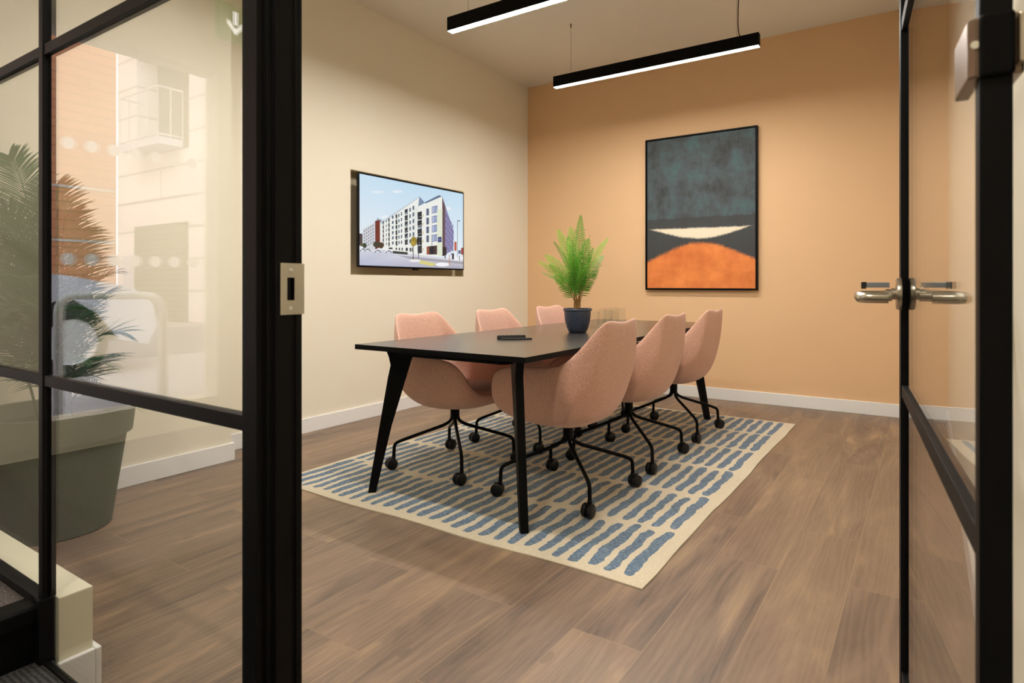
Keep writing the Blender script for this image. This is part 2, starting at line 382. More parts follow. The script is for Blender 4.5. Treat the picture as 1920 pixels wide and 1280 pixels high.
# corridor side
GX0, GX1, GY0, GY1, GZ0, GZ1 = XP-.14, XP, -.77, .085, .40, 2.29     # street window opening
m = MB()
m.box((GX0, .085, 0), (GX1, .64, CZ)); m.box((GX0, -.92, 0), (GX1, -.77, CZ)); m.box((GX0, -.77, 0), (GX1, .085, GZ0)); m.box((GX0, -.77, GZ1), (GX1, .085, CZ))
m.box((GX0, -1.55, 0), (GX1, -.92, GZ0)); m.box((GX0, -1.55, GZ1), (GX1, -.92, CZ)); m.box((GX0, -3.0, 0), (GX1, -1.55, CZ))
m.build('wall_street', M['cream'], None, **ST)
box((GX0, -3.1, 0), (XR+.12, -3.0, CZ)).build('wall_corridor', M['cream'], None, **ST)
box((GX0, -3.1, CZ), (XR+.12, YP, CZ+.1)).build('ceiling_corridor', M['ceiling'], None, **ST)
box((-1.86, -3.0, -.1), (XR, .645, CF)).build('floor_corridor', M['carpet'], None, label='ribbed charcoal carpet of the corridor', **ST)
m = box((-3.46, -3.0, -.1), (-1.93, .624, .238)); m.build('floor_landing', M['carpet2'], None, label='speckled brown carpet of the raised landing', **ST)
m = MB().prism([(-1.93, -3, .205), (-1.93, -3, .242), (-1.905, -3, .247), (-1.858, -3, .247), (-1.850, -3, .24), (-1.850, -3, .205)], (0, 3.624, 0))
m.box((-1.93, -3.0, .10), (-1.862, .624, .205)); m.build('trim_stair', M['black'], None, bevel=.002, label='black stair nosing at the landing edge', **ST)

# windows to the street (reflected in the partition)
def street_window(name, y0, y1, dots):
    w = empty(name, (GX0+.03, y0, GZ0), 0, label='shop window to the street with rows of white dots', **ST)
    L, Hh = y1-y0, GZ1-GZ0
    box((0, 0.0, 0.0), (.008, L, Hh)).build('pane', M['glass'], w)
    m = MB()
    for i in range(dots):
        yy = L - .13 - .105*i - (0.0 if y1 > 0 else 0)
        if yy < .05: break
        for z in (1.76, 1.18): m.lathe([(.031, 0), (.031, .001)], (.0085, yy, z-GZ0), 24, axis='x')
    if m.v: m.build('vinyl_dots', M['dots'], w)
street_window('window_2', GY0, GY1, 8)
street_window('window_3', -1.55, -.92, 6)

# ------------------------------------------------------------------ glazed partition (window_1)
ZT1, ZT2, ZH = .8096, 1.640, 2.47
win = empty('window_1', (XP, YP, 0), 0, label='black steel framed glazed partition beside the door', **ST)
def wb(name, a, c, mat=None, bevel=.0015):
    o = (XP, YP, 0); return box([a[i]-o[i] for i in range(3)], [c[i]-o[i] for i in range(3)]).build(name, mat or M['frame'], win, bevel=bevel)
xs_m = [-2.80, -1.848]
for x_ in xs_m:
    wb('mullion', (x_-.0125, YP, .262), (x_+.0125, YP+.03, CZ))
wb('mullion_foot', (-1.864, YP-.008, CF), (-1.834, YP+.024, .262))
for z_ in (ZT1, ZT2, ZH): wb('transom', (XP, YP+.003, z_-.0135), (-.983, YP+.027, z_+.0135))
wb('base_rail', (XP, YP-.004, .238), (-1.862, YP+.028, .262))
wb('base_channel', (-1.834, YP, CF), (-.983, YP+.014, CF+.006))
# panes
XJ0, XJ1 = -.983, -.927
for x0, x1 in ((XP, -2.8125), (-2.7875, -1.8605), (-1.8355, XJ0)):
    zb = .262 if x1 < -1.85 else CF+.006
    zs = [zb, ZT1, ZT2, ZH, CZ]
    for k in range(4):
        a = zs[k] + (.0135 if k else 0); c = zs[k+1] - (.0135 if k < 3 else 0)
        wb('pane', (x0, YP+.010, a), (x1, YP+.018, c), M['glass'], 0)
# jamb with rebates
m = MB(); o = Vector((XP, YP, 0))
prof = [(XJ0, .625), (-.941, .625), (-.941, .640), (-.934, .640), (-.934, .652), (-.927, .652), (-.927, .682), (-.931, .684), (-.931, .692), (-.927, .694), (-.927, .706), (XJ0, .706)]
m.prism([(p[0]-o.x, p[1]-o.y, 0) for p in prof], (0, 0, CZ)); m.build('jamb', M['frame'], win, bevel=.001)
# strike plate (vertical plate with slot) on the jamb
zc = 1.043
m = MB(); ya, yb = .660, .709; x0, x1 = -.9270, -.9245; sl = (.6735, .6885, zc-.020, zc+.020)
def R(y0, y1, z0, z1): m.box((x0-o.x, y0-o.y, z0), (x1-o.x, y1-o.y, z1))
R(ya, sl[0], zc-.045, zc+.045); R(sl[1], yb, zc-.045, zc+.045); R(sl[0], sl[1], sl[3], zc+.045); R(sl[0], sl[1], zc-.045, sl[2])
sp = m.build('strike_plate', M['steel'], win, label='brushed steel strike plate')
for dz in (-.034, .034):
    MB().lathe([(.0042, 0), (.0042, .0008), (.003, .0016)], (x1-o.x, .681-o.y, zc+dz), 16, axis='x').build('screw', M['screw'], sp)
# far jamb beside the right wall and header over the opening
wb('hinge_jamb', (.112, YP, CF), (XR, .706, CZ)); wb('header', (XJ1, YP, 2.47), (.112, .69, 2.52))
wb('fanlight_pane', (XJ1, YP+.010, 2.52), (.112, YP+.018, CZ), M['glass'], 0)
box((XJ1, .60, 0), (XR, .645, CF+.004)).build('trim_threshold', M['frame'], None, **ST)

# ------------------------------------------------------------------ door (open into the room)
hx, hy = .0513, .691; fx_, fy_ = -.0405, 1.700
dv = Vector((fx_-hx, fy_-hy, 0)); DL = dv.length; ang = math.atan2(dv.y, dv.x)
door = empty('door_1', (hx, hy, 0), ang, label='open black framed glass door with steel lever handle', **ST)
# local: x along the leaf from hinge to free edge, +y = left face (towards opening), -y = right face
T = .024; DZ0, DZ1 = .115, 2.46; SW = .022
box((0, -T/2, DZ0), (SW, T/2, DZ1)).build('stile', M['frame'], door, bevel=.0015)
box((DL-.045, -T/2, DZ0), (DL, T/2, DZ1)).build('stile', M['frame'], door, bevel=.0015)
for z_, h_ in ((DZ0+.03, .03), (ZT1, .0135), (ZT2, .0135), (DZ1-.025, .025)):
    box((SW, -.010, z_-h_), (DL-.045, .010, z_+h_)).build('rail', M['frame'], door, bevel=.001)
zs = [DZ0+.06, ZT1-.0135, ZT1+.0135, ZT2-.0135, ZT2+.0135, DZ1-.05]
for k in (0, 2, 4):
    box((SW, -.004, zs[k]), (DL-.045, .004, zs[k+1])).build('pane', M['glass'], door)
hd = empty('handle_set', (DL-.062, 0, 1.030)); hd.parent = door
def lever(sg):
    m = MB()
    m.lathe([(.036, 0), (.036, .003), (.036, .004), (.035, .0085), (.032, .010)][::1], (0, 0, 0), 40, axis='y')
    m.lathe([(.013, .009), (.013, .018), (.0105, .019), (.0105, .03)], (0, 0, 0), 24, axis='y')
    pts = [(0, .018, 0), (0, .082, 0), (-.118, .080, -.002), (-.118, .030, -.002)]
    m.tube([Vector(p_)-Vector((0, 0, .005)) for p_ in arc(pts, .022, 7)], .0118, 16)
    m.v = [(x_, (T/2+y_)*sg, z_) for x_, y_, z_ in m.v]
    m.build('lever', M['steel'], hd, smooth=True, angle=35, label='brushed steel lever with round rose')
    k = MB().box((.004, T/2+.022, .014), (.016, T/2+.068, .026)); k.cur = 1; k.box((.002, T/2+.068, .011), (.018, T/2+.078, .027))
    k.v = [(x_, y_*sg, z_) for x_, y_, z_ in k.v]
    k.build('latch_bar', [M['greysteel'], M['rubber']], hd, bevel=.001, label='blue grey bar with black end cap')
lever(1); lever(-1)
# glass-door hinge: clamp body on the leaf, bracket on the frame
hg = empty('hinge', (0, 0, 1.262)); hg.parent = door
m = MB(); m.prism([(-.002, T/2-.004, -.027), (.080, T/2-.004, -.027), (.080, T/2+.0085, -.027), (.004, T/2+.0085, -.027), (-.002, T/2+.002, -.027)], (0, 0, .054))
m.build('clamp', M['bronze'], hg, bevel=.002, label='bronze steel clamp plate')
MB().box((.0, -T/2-.008, -.027), (.08, -T/2+.002, .027)).build('clamp', M['bronze'], hg, bevel=.002)
MB().lathe([(.0035, 0), (.0035, .001), (.002, .002)], (-.0032, T/2+.0035, .002), 14, axis='x').build('screw', M['screw'], hg)
box((-.006, -T/2-.001, -.028), (.0, T/2+.001, .028)).build('pivot_block', M['black'], hg, bevel=.004)
box((-.012, -T/2-.016, -.020), (.004, -T/2-.002, .022)).build('hinge_plate', M['steel'], hg, bevel=.001)
m = MB()
for z0, z1 in ((-.026, -.010), (.010, .028)): m.lathe([(.007, z0), (.007, z1)], (-.006, -T/2-.022, 0), 20)
m.box((-.014, -T/2-.06, -.02), (-.008, -T/2-.02, .022))
m.build('knuckle', M['black'], hg, smooth=True, angle=40)

# ------------------------------------------------------------------ pendants
def pendant(y, label):
    p = empty('pendant_light', (-2.62, y, CZ), 0, label=label, category='lamp', group='linear pendant lights')
    L = 1.65; z0, z1 = 2.722-CZ, 2.812-CZ; w = .0275
    m = MB(); m.box((0, -w, z0), (L, -w+.003, z1)); m.box((0, w-.003, z0), (L, w, z1)); m.box((0, -w, z1-.003), (L, w, z1))
    m.box((0, -w, z0), (.003, w, z1)); m.box((L-.003, -w, z0), (L, w, z1)); m.build('housing', M['black'], p)
    box((.003, -w+.003, z0+.0005), (L-.003, w-.003, z0+.006)).build('diffuser', M['led'], p, label='glowing white diffuser')
    for x_ in (.155, L-.155):
        m = MB().tube([(x_, 0, z1), (x_, 0, -.02)], .0011, 6); m.lathe([(.003, -.035), (.006, -.02), (.006, 0)], (x_, 0, 0), 12); m.build('suspension_wire', M['wire'], p)
    x_ = L-.14; m = MB().tube([(x_+.012, 0, z1), (x_, .002, z1+.03), (x_-.006, .003, z1+.10), (x_-.004, 0, z1+.2), (x_+.004, 0, -.02), (x_+.004, 0, 0)], .0035, 8)
    m.build('power_cable', M['black'], p, smooth=True)
pendant(4.55, 'black linear pendant light nearer the back wall, seen whole')
pendant(3.16, 'black linear pendant light over the near half of the table, its right end cut off')
pendant(1.77, 'added black linear pendant light, out of view, above the bare floor just inside the door')  # unseen third lamp continuing the row, added to light the front left area

# unseen corridor ceiling downlights, added to brighten the floor by the door
for i, (x_, y_) in enumerate(((-.75, -.55), (-2.5, -.55))):
    t = empty('added_downlight', (x_, y_, CZ), 0, label='added unseen round recessed corridor light ' + ('near the door' if i == 0 else 'over the raised landing'), category='lamp', group='added corridor downlights')
    MB().lathe([(.045, -.004), (.055, -.006), (.055, 0), (.045, 0)], (0,0,0), 32, cap=False).build('trim_ring', M['white'], t)
    MB().lathe([(.001, -.003), (.044, -.003)], (0,0,0), 32, cap=False).build('lens', M['dl'], t)
    ld = bpy.data.lights.new('added_downlight_lamp', 'SPOT'); ld.energy = DOWNL*(4 if i == 0 else 1); ld.spot_size = math.radians(150); ld.spot_blend = .6; ld.shadow_soft_size = .04; ld.color = (1, .90, .76)
    lo = bpy.data.objects.new('added_downlight_lamp', ld); COL.objects.link(lo); lo.parent = t; lo.location = (0, 0, -.02)

# ------------------------------------------------------------------ exit sign (mirrored in glass)
s = empty('exit_sign', (XP+.002, -.86, 2.50), 0, label='green exit sign with white down arrow on street wall', category='sign')
box((0, -.11, 0), (.03, .11, .22)).build('sign_box', M['signgreen'], s, bevel=.002)
m = MB(); a = .031
def P2(l): return [(a, y_, z_) for y_, z_ in l]
m.prism(P2([(-.012, .10), (.012, .10), (.012, .18), (-.012, .18)]), (.001, 0, 0)); m.prism(P2([(0, .04), (.05, .10), (.05, .125), (0, .075), (-.05, .125), (-.05, .10)]), (.001, 0, 0))
m.build('arrow', M['signwhite'], s)

# ------------------------------------------------------------------ rug
RX0, RY0 = -2.895, 2.015
m = MB(); nx, ny = 60, 90; vs = []; fs = []
for j in range(ny+1):
    for i in range(nx+1):
        x_, y_ = RW*i/nx, RL*j/ny
        ex_ = .004*math.sin(y_*5+1)+.0015*math.sin(y_*13) if i in (0, nx) else 0; ey_ = .006*math.sin(x_*8) if j in (0, ny) else 0
        z_ = .012 + .0008*mnoise.noise((x_*6, y_*6, 0)) - (.006 if i in (0, nx) or j in (0, ny) else 0)
        vs.append((x_+ex_, y_+ey_, z_))
for j in range(ny):
    for i in range(nx): q = j*(nx+1)+i; fs.append((q, q+1, q+nx+2, q+nx+1))
per = [i for i in range(nx+1)] + [(j)*(nx+1)+nx for j in range(1, ny+1)] + [ny*(nx+1)+i for i in range(nx-1, -1, -1)] + [j*(nx+1) for j in range(ny-1, 0, -1)]
base0 = len(vs); vs += [(vs[q][0], vs[q][1], .0005) for q in per]; n_ = len(per)
fs += [(per[(i+1) % n_], per[i], base0+i, base0+(i+1) % n_) for i in range(n_)]; fs.append(tuple(range(base0, base0+n_))[::-1])
m.add(vs, fs); m.build('rug', M['rug'], None, smooth=True, loc=(RX0, RY0, 0), angle=60, label='cream rug with rows of blue dashes under the table', category='rug')
RZ = .0125
# ------------------------------------------------------------------ table
TX0, TX1, TY0, TY1, TZ = -2.36, -1.352, 2.11, 4.86, .755
tb = empty('conference_table', ((TX0+TX1)/2, (TY0+TY1)/2, RZ), 0, label='long black conference table with splayed plank legs', category='table')
hwx, hwy = (TX1-TX0)/2, (TY1-TY0)/2
m = box((-hwx, -hwy, TZ-.024-RZ), (hwx, hwy, TZ-RZ)); m.mi = [1, 0, 1, 1, 1, 1]; m.build('tabletop', [M['tabletop'], M['black']], tb)
m = MB(); z0, z1 = TZ-.055-RZ, TZ-.0245-RZ
for sg in (-1, 1):
    m.box((-hwx+.19, sg*(hwy-.12)-.015, z0), (hwx-.19, sg*(hwy-.12)+.015, z1)); m.box((sg*(hwx-.19)-.015, -hwy+.12, z0), (sg*(hwx-.19)+.015, hwy-.12, z1))
m.build('under_frame', M['black'], tb, bevel=.001)
zt = TZ-.0245-RZ
for sx_ in (-1, 1):
    for sy_ in (-1, 1):
        fx0, fy0 = sx_*(hwx-.049), sy_*(hwy-.065)
        dn = Vector((-sx_, -sy_, 0)).normalized(); pn = Vector((-dn.y, dn.x, 0))*.018
        pr = [(-.012, 0), (.016, 0), (.072, .33), (.150, zt-.03), (.175, zt), (.05, zt), (.062, zt-.045), (.068, zt-.085), (.058, zt-.15)]
        m = MB().prism([Vector((fx0, fy0, 0))+dn*s_+Vector((0, 0, z_))-pn for s_, z_ in [(a_*1.38, c_) for a_, c_ in pr]], pn*2)
        m.build('leg', M['black'], tb, bevel=.003)

# ------------------------------------------------------------------ chairs
def chair(label):
    t = empty('conference_chair', (0, 0, 0), 0, label=label, category='chair', group='pink chairs round the table')
    # columns (half) : rows r0..r4  (local +x = front)
    C = [
     [(.12, 0, .350), (.255, 0, .372), (.300, 0, .405), (.312, 0, .440)],
     [(.11, .09, .350), (.245, .15, .372), (.300, .175, .408), (.312, .185, .448)],
     [(.08, .13, .350), (.215, .235, .385), (.305, .275, .475), (.285, .292, .590)],
     [(.05, .14, .350), (.15, .245, .378), (.215, .298, .50), (.205, .306, .652)],
     [(.00, .14, .350), (.02, .245, .368), (.02, .300, .50), (.02, .310, .660)],
     [(-.05, .13, .350), (-.12, .225, .368), (-.170, .302, .505), (-.145, .305, .668)],
     [(-.08, .10, .350), (-.20, .155, .375), (-.265, .210, .56), (-.295, .205, .868)],
     [(-.09, .05, .350), (-.215, .08, .378), (-.285, .100, .56), (-.315, .160, .890)],
     [(-.10, 0, .350), (-.22, 0, .380), (-.296, 0, .56), (-.316, 0, .868)],
    ]
    cols = [c for c in C] + [[(x_, -y_, z_) for x_, y_, z_ in c] for c in C[-2:0:-1]]
    n = len(cols); me = MB(); vs = []; fs = []
    for c in cols: vs += c
    R_ = 4
    for i in range(n):
        j = (i+1) % n
        for k in range(R_-1): fs.append((i*R_+k, j*R_+k, j*R_+k+1, i*R_+k+1))
    vs.append((.01, 0, .348)); cc = len(vs)-1
    for i in range(n): fs.append((i*R_, cc, ((i+1) % n)*R_))
    me.add(vs, fs)
    sh = me.build('shell', M['pink'], t, smooth=True)
    bm = bmesh.new(); bm.from_mesh(sh.data)
    # facet creases on the outer flank
    cl = bm.edges.layers.float.get('crease_edge') or bm.edges.layers.float.new('crease_edge')
    bm.verts.ensure_lookup_table()
    up = sum((f.normal.dot(f.calc_center_median()-Vector((0, 0, .6))) for f in bm.faces))
    if up < 0: bmesh.ops.reverse_faces(bm, faces=bm.faces)
    for e in bm.edges:
        a_, b_ = [v.index for v in e.verts]
        if cc in (a_, b_): continue
        ia, ka, ib, kb = a_//R_, a_ % R_, b_//R_, b_ % R_
        if ia == ib and ia in (5, 11) and {ka, kb} <= {1, 2, 3}: e[cl] = .85
        if ia == ib and ia in (6, 10) and {ka, kb} <= {2, 3}: e[cl] = .7
        if {ia, ib} in ({5, 6}, {10, 11}) and ka == kb == 2: e[cl] = .8
        if ia == ib and ia in (2, 14) and {ka, kb} <= {1, 2}: e[cl] = .25
    bm.to_mesh(sh.data); bm.free()
    so = sh.modifiers.new('thickness', 'SOLIDIFY'); so.thickness = .032; so.offset = -1; so.use_rim = True; so.edge_crease_rim = .25
    ss = sh.modifiers.new('smooth', 'SUBSURF'); ss.levels = 2; ss.render_levels = 3
    # seat pad
    m = MB(); prof = []
    outl = []
    for k in range(40):
        a_ = 2*PI*k/40; ca, sa = math.cos(a_), math.sin(a_)
        ex_ = .75
        outl.append((.015+ (.265 if ca > 0 else .225)*abs(ca)**ex_*(1 if ca > 0 else -1), .235*abs(sa)**ex_*(1 if sa > 0 else -1)))
    vs = []; fs = []
    lv = [(.86, .385), (1.0, .40), (1.02, .43), (1.0, .455), (.93, .466), (.5, .474)]
    for q, z_ in lv: vs += [(.015+(x_-.015)*q, y_*q, z_) for x_, y_ in outl]
    for k in range(len(lv)-1):
        for i in range(40): fs.append((k*40+i, k*40+(i+1) % 40, (k+1)*40+(i+1) % 40, (k+1)*40+i))
    fs.append(tuple(range(40))[::-1]); fs.append(tuple(range((len(lv)-1)*40, len(lv)*40)))
    m.add(vs, fs); m.build('seat_pad', M['pink'], t, smooth=True, angle=60)
    # column
    m = MB(); m.lathe([(.05, .342), (.05, .35)], (0,0,0), 24); m.lathe([(.024, .27), (.026, .30), (.026, .345)], (0,0,0), 24); m.build('column', M['black'], t, smooth=True, angle=40)
    for k in range(4):
        a_ = PI/4 + k*PI/2; d_ = Vector((math.cos(a_), math.sin(a_), 0))
        q = lambda r_, z_: d_*r_+Vector((0, 0, z_))
        pts = [q(.017, .34), q(.017, .262), q(.060, .236), q(.300, .160), q(.342, .142), q(.346, .062)]
        l = MB().tube(arc(pts, .045, 7), .0095, 12).build('leg', M['black'], t, smooth=True, angle=50)
        # caster
        side = Vector((-d_.y, d_.x, 0)); tr = random.uniform(-1.2, 1.2); f_ = (d_*math.cos(tr)+side*math.sin(tr)); s2 = Vector((-f_.y, f_.x, 0))
        cpos = d_*.346 + f_*.014 + Vector((0, 0, .0325)); m = MB()
        Mx = Matrix((s2, f_, Vector((0, 0, 1)))).transposed()
        for sg in (-1, 1):
            prof = [(q_*1.14, h_*1.2) for q_, h_ in [(.008, 0), (.024, 0), (.0275, .003), (.0285, .008), (.0275, .015), (.023, .0185), (.01, .0195)]]
            w = MB().lathe(prof, (0, 0, 0), 26, axis='x'); vs = [Mx @ Vector(((v[0]+.003)*sg, v[1], v[2])) + cpos for v in w.v]; m.add(vs, w.f)
        # hood
        w = MB(); w.box((-.0035, -.016, -.006), (.0035, .016, .034)); vs = [Mx @ Vector(v) + cpos for v in w.v]; m.add(vs, w.f)
        m.lathe([(.011, .052), (.012, .072)], tuple(d_*.346), 16)
        m.build('caster', M['tyre'], l, smooth=True, angle=35)
    return t
def dup(root, loc, rz, label):
    r = root.copy(); COL.objects.link(r); r.location = loc; r.rotation_euler = (0, 0, rz); r['label'] = label
    for ch in list(root.children):
        c = ch.copy(); COL.objects.link(c); c.parent = r
        for g_ in list(ch.children):
            d_ = g_.copy(); COL.objects.link(d_); d_.parent = c
    return r
c0 = chair('pink fabric chair on casters, right side of table, nearest the door')
c0.location = (-1.495, 2.73, RZ); c0.rotation_euler = (0, 0, PI)
dup(c0, (-1.495, 3.49, RZ), PI, 'pink fabric chair on casters, middle of the right side of the table')
dup(c0, (-1.495, 4.29, RZ), PI, 'pink fabric chair on casters, right side of table, nearest the painting')
dup(c0, (-2.25, 2.76, RZ), 0, 'pink fabric chair on casters, left side of table, nearest the glazing')
dup(c0, (-2.23, 3.50, RZ), .02, 'pink fabric chair on casters, middle of the left side, below the television')
dup(c0, (-2.23, 4.27, RZ), -.02, 'pink fabric chair on casters, left side of table, half hidden behind fern pot')

# ------------------------------------------------------------------ things on the table
def leaflet(m, p, d, nrm, L, w, droop=0.0, seg=3):
    """narrow pointed leaf from p along d, slightly drooping, two-sided strip"""
    side = d.cross(nrm).normalized(); vs = []; fs = []
    for k in range(seg+1):
        t = k/seg; ww = w*(math.sin(PI*min(.98, .12+.88*t))**.7) if k < seg else w*.05
        c = p + d*L*t - Vector((0, 0, 1))*droop*L*t*t
        vs += [c - side*ww*.5, c + side*ww*.5]
    for k in range(seg): fs.append((2*k, 2*k+1, 2*k+3, 2*k+2))
    m.add(vs, fs)
def frond(path, n, Lf, wf, ang, droop, rr, stem_from=.2, vee=.25, seg=3, rnd=random, roll=0.0):
    """path : list of Vector rachis points. returns (leaf MB incl. rachis)"""
    m = MB(); m.keep = True
    N = len(path)-1
    def at(t):
        x_ = t*N; i = min(int(x_), N-1); f = x_-i; return path[i].lerp(path[i+1], f), (path[i+1]-path[i]).normalized()
    m.cur = 1; m.tube(path, rr, 5, radii=[rr*(1-.8*i/N) for i in range(N+1)]); m.cur = 0
    for k in range(n):
        t = stem_from + (1-stem_from)*k/(n-1)*.985
        p, d = at(t); sideh = d.cross(Vector((0, 0, 1)))
        if sideh.length < .05: sideh = Vector((1, 0, 0))
        sideh.normalize(); sideh = (Matrix.Rotation(roll, 3, d) @ sideh).normalized(); nrm = sideh.cross(d).normalized()
        L_ = Lf(t)*rnd.uniform(.9, 1.08)
        for sg in (-1, 1):
            a_ = ang(t)
            dd_ = (d*math.cos(a_) + sideh*sg*math.sin(a_) + nrm*vee).normalized()
            leaflet(m, p, dd_, nrm, L_, wf, droop*rnd.uniform(.7, 1.3), seg)
    return m
# fern
FX, FY = -1.80, 3.41
fr = empty('potted_fern', (FX, FY, TZ), 0, label='green fern in a navy blue glazed pot on the table', category='plant')
prof = [(.048, 0), (.055, .004), (.066, .03), (.077, .07), (.082, .115), (.082, .132), (.089, .136), (.090, .146), (.087, .150), (.080, .150), (.078, .142), (.076, .125)]
m = MB(); nn = 72; vs = []; fs = []
for r_, h_ in prof:
    for i in range(nn):
        rr = r_*(1 + (.012*math.cos(i*2*PI*24/nn) if .02 < h_ < .12 else 0)); vs.append((rr*math.cos(2*PI*i/nn), rr*math.sin(2*PI*i/nn), h_))
for k in range(len(prof)-1):
    for i in range(nn): fs.append((k*nn+i, k*nn+(i+1) % nn, (k+1)*nn+(i+1) % nn, (k+1)*nn+i))
fs.append(tuple(range(nn))[::-1]); m.add(vs, fs); m.build('pot', M['bluepot'], fr, smooth=True, angle=50)
MB().lathe([(.001, .134), (.04, .136), (.077, .130)], n=24, cap=False).build('soil', M['soil'], fr)
rng = random.Random(11)
right = Vector((.830, .5577, 0)); fwd = Vector((-.5577, .830, 0))
# (tip sideways, tip up, tip depth) in plant units for the fronds the photo shows, the rest are random
spec = [(-.24, .29, .02, 1), (-.225, .22, -.10, 0), (-.20, .33, -.03, 1), (-.12, .49, .03, 1), (-.045, .50, -.02, 1), (.02, .575, .0, 0), (.085, .46, .04, 0), (.185, .43, -.02, 1), (.17, .33, .08, 0),
        (-.14, .42, .12, 0), (.05, .42, -.14, 0), (-.06, .38, -.18, 0), (.14, .27, -.12, 0), (-.15, .20, -.16, 0), (.10, .20, .16, 0), (0, .33, .2, 0), (-.1, .28, .2, 0), (.0, .26, -.2, 0), (-.05, .45, .08, 0), (.09, .37, -.06, 0),
        (-.10, .34, -.10, 0), (.03, .36, .06, 0), (-.17, .27, .06, 0), (.13, .24, .02, 0), (-.03, .30, -.12, 0), (.06, .30, -.18, 0)]
for sx_, sz_, sy_, lt in spec:
    p0 = Vector((rng.uniform(-.02, .02), rng.uniform(-.02, .02), .135)); tip = right*sx_+fwd*sy_+Vector((0, 0, .15+sz_))
    hr = Vector((tip.x, tip.y, 0)).length
    mid = Vector((tip.x*.28, tip.y*.28, .15+sz_*.62+hr*.15))
    path = [p0*(1-t)**2 + mid*2*t*(1-t) + tip*t*t for t in [i/10 for i in range(11)]]
    Lp = sum((path[i+1]-path[i]).length for i in range(10))
    n = int(Lp/.0165)
    m = frond(path, n, lambda t: .062*max(.12, (math.sin(PI*min(1, (1.02-t)*.80+.02)))**.8), .0068, lambda t: 1.3-.3*t, .22, .0022, .28, .10, 3, rng, rng.choice((-1, 1))*rng.uniform(.35, 1.1))
    m.build('frond', [M['fern_light'] if lt else M['fern'], M['stem']], fr)
# tumblers
gl = None; spots = [(1117, 4.20, 'nearest the fern pot'), (1141, 4.38, 'in front of the group'), (1128, 4.62, 'second row, behind the pot rim'), (1137, 4.82, 'rear, left'), (1153, 4.62, 'right, second row'), (1165, 4.78, 'rightmost'), (1150, 4.95, 'rear, middle')]
for i, (px, t_, where) in enumerate(spots):
    u = (px-960)/1156; loc = (fwd + right*u)*t_; loc.z = TZ
    lb = 'clear upturned glass tumbler on the table, ' + where + ' of the cluster'
    if gl is None:
        m = MB().lathe([(.031, 0), (.0325, .002), (.029, .108), (.026, .114), (.001, .114)], n=28, cap=False)
        m.lathe([(.0330, .0), (.0334, .0008), (.0330, .002)], n=28, cap=False)
        gl = m.build('tumbler', M['tumbler'], None, smooth=True, angle=50, label=lb, category='glass', group='upturned tumblers on the table'); gl.location = loc
    else:
        g_ = gl.copy(); COL.objects.link(g_); g_.location = loc; g_['label'] = lb
gl['label'] = 'clear upturned glass tumbler on the table, nearest the fern pot'
# remotes
def remote(loc, rz, L, w, h, label, taper):
    r = empty('remote_control', loc, rz, label=label, category='remote')
    n = 8; vs = []; fs = []
    m = MB()
    pts = []
    for k in range(24):
        a_ = 2*PI*k/24; ca, sa = math.cos(a_), math.sin(a_)
        x_ = L/2*abs(ca)**.35*(1 if ca > 0 else -1); ww = w/2*(1 - taper*(x_/L+.5)); pts.append((x_, ww*abs(sa)**.5*(1 if sa > 0 else -1)))
    lv = [(.96, 0), (1, .004), (1, h*.7), (.9, h)]
    for q, z_ in lv: vs += [(x_*q if abs(q) > .99 else x_*(1-(1-q)*.3), y_*q, z_) for x_, y_ in pts]
    for k in range(3):
        for i in range(24): fs.append((k*24+i, k*24+(i+1) % 24, (k+1)*24+(i+1) % 24, (k+1)*24+i))
    fs.append(tuple(range(24))[::-1]); fs.append(tuple(range(72, 96))); m.add(vs, fs); m.build('body', M['rubber'], r, smooth=True, angle=40)
    m = MB()
    for i in range(5):
        for j in (-1, 1): m.lathe([(.003, h-.001), (.003, h+.0012)], (-L*.3+i*L*.14, j*w*.2*(1-taper*.5), 0), 10)
    m.build('buttons', M['cardark'], r)
remote((-1.885, 2.80, TZ), math.atan2(.830*.0+.5577, .83)+.25, .16, .042, .020, 'black rounded remote control on the table, the thicker one behind', .35)
remote((-1.835, 2.775, TZ), math.atan2(.5577, .83)+.12, .17, .028, .009, 'slim flat black remote control lying in front of the thicker one', .1)

# ------------------------------------------------------------------ television
tv = empty('television', (XL+.037, 3.275, 1.188), 0, label='flat television in a wall niche showing a street corner building', category='television')
TWd, THt = 1.298, .728
m = box((-.024, 0, 0), (0, TWd, THt)).box((-.06, .10, .04), (-.024, TWd-.10, .5)); m.build('housing', M['rubber'], tv, bevel=.003)
m = box((0.0, 0, 0), (.003, .009, THt)); m.box((0, TWd-.009, 0), (.003, TWd, THt)); m.box((0, .009, 0), (.003, TWd-.009, .014)); m.box((0, .009, THt-.009), (.003, TWd-.009, THt)); m.build('bezel', M['black'], tv, bevel=.001)
box((-.02, TWd/2-.03, -.012), (0, TWd/2+.03, 0)).build('sensor_tab', M['black'], tv, bevel=.002)
box((-.13, TWd/2-.2, .15), (-.06, TWd/2+.2, .55)).build('wall_bracket', M['black'], tv)
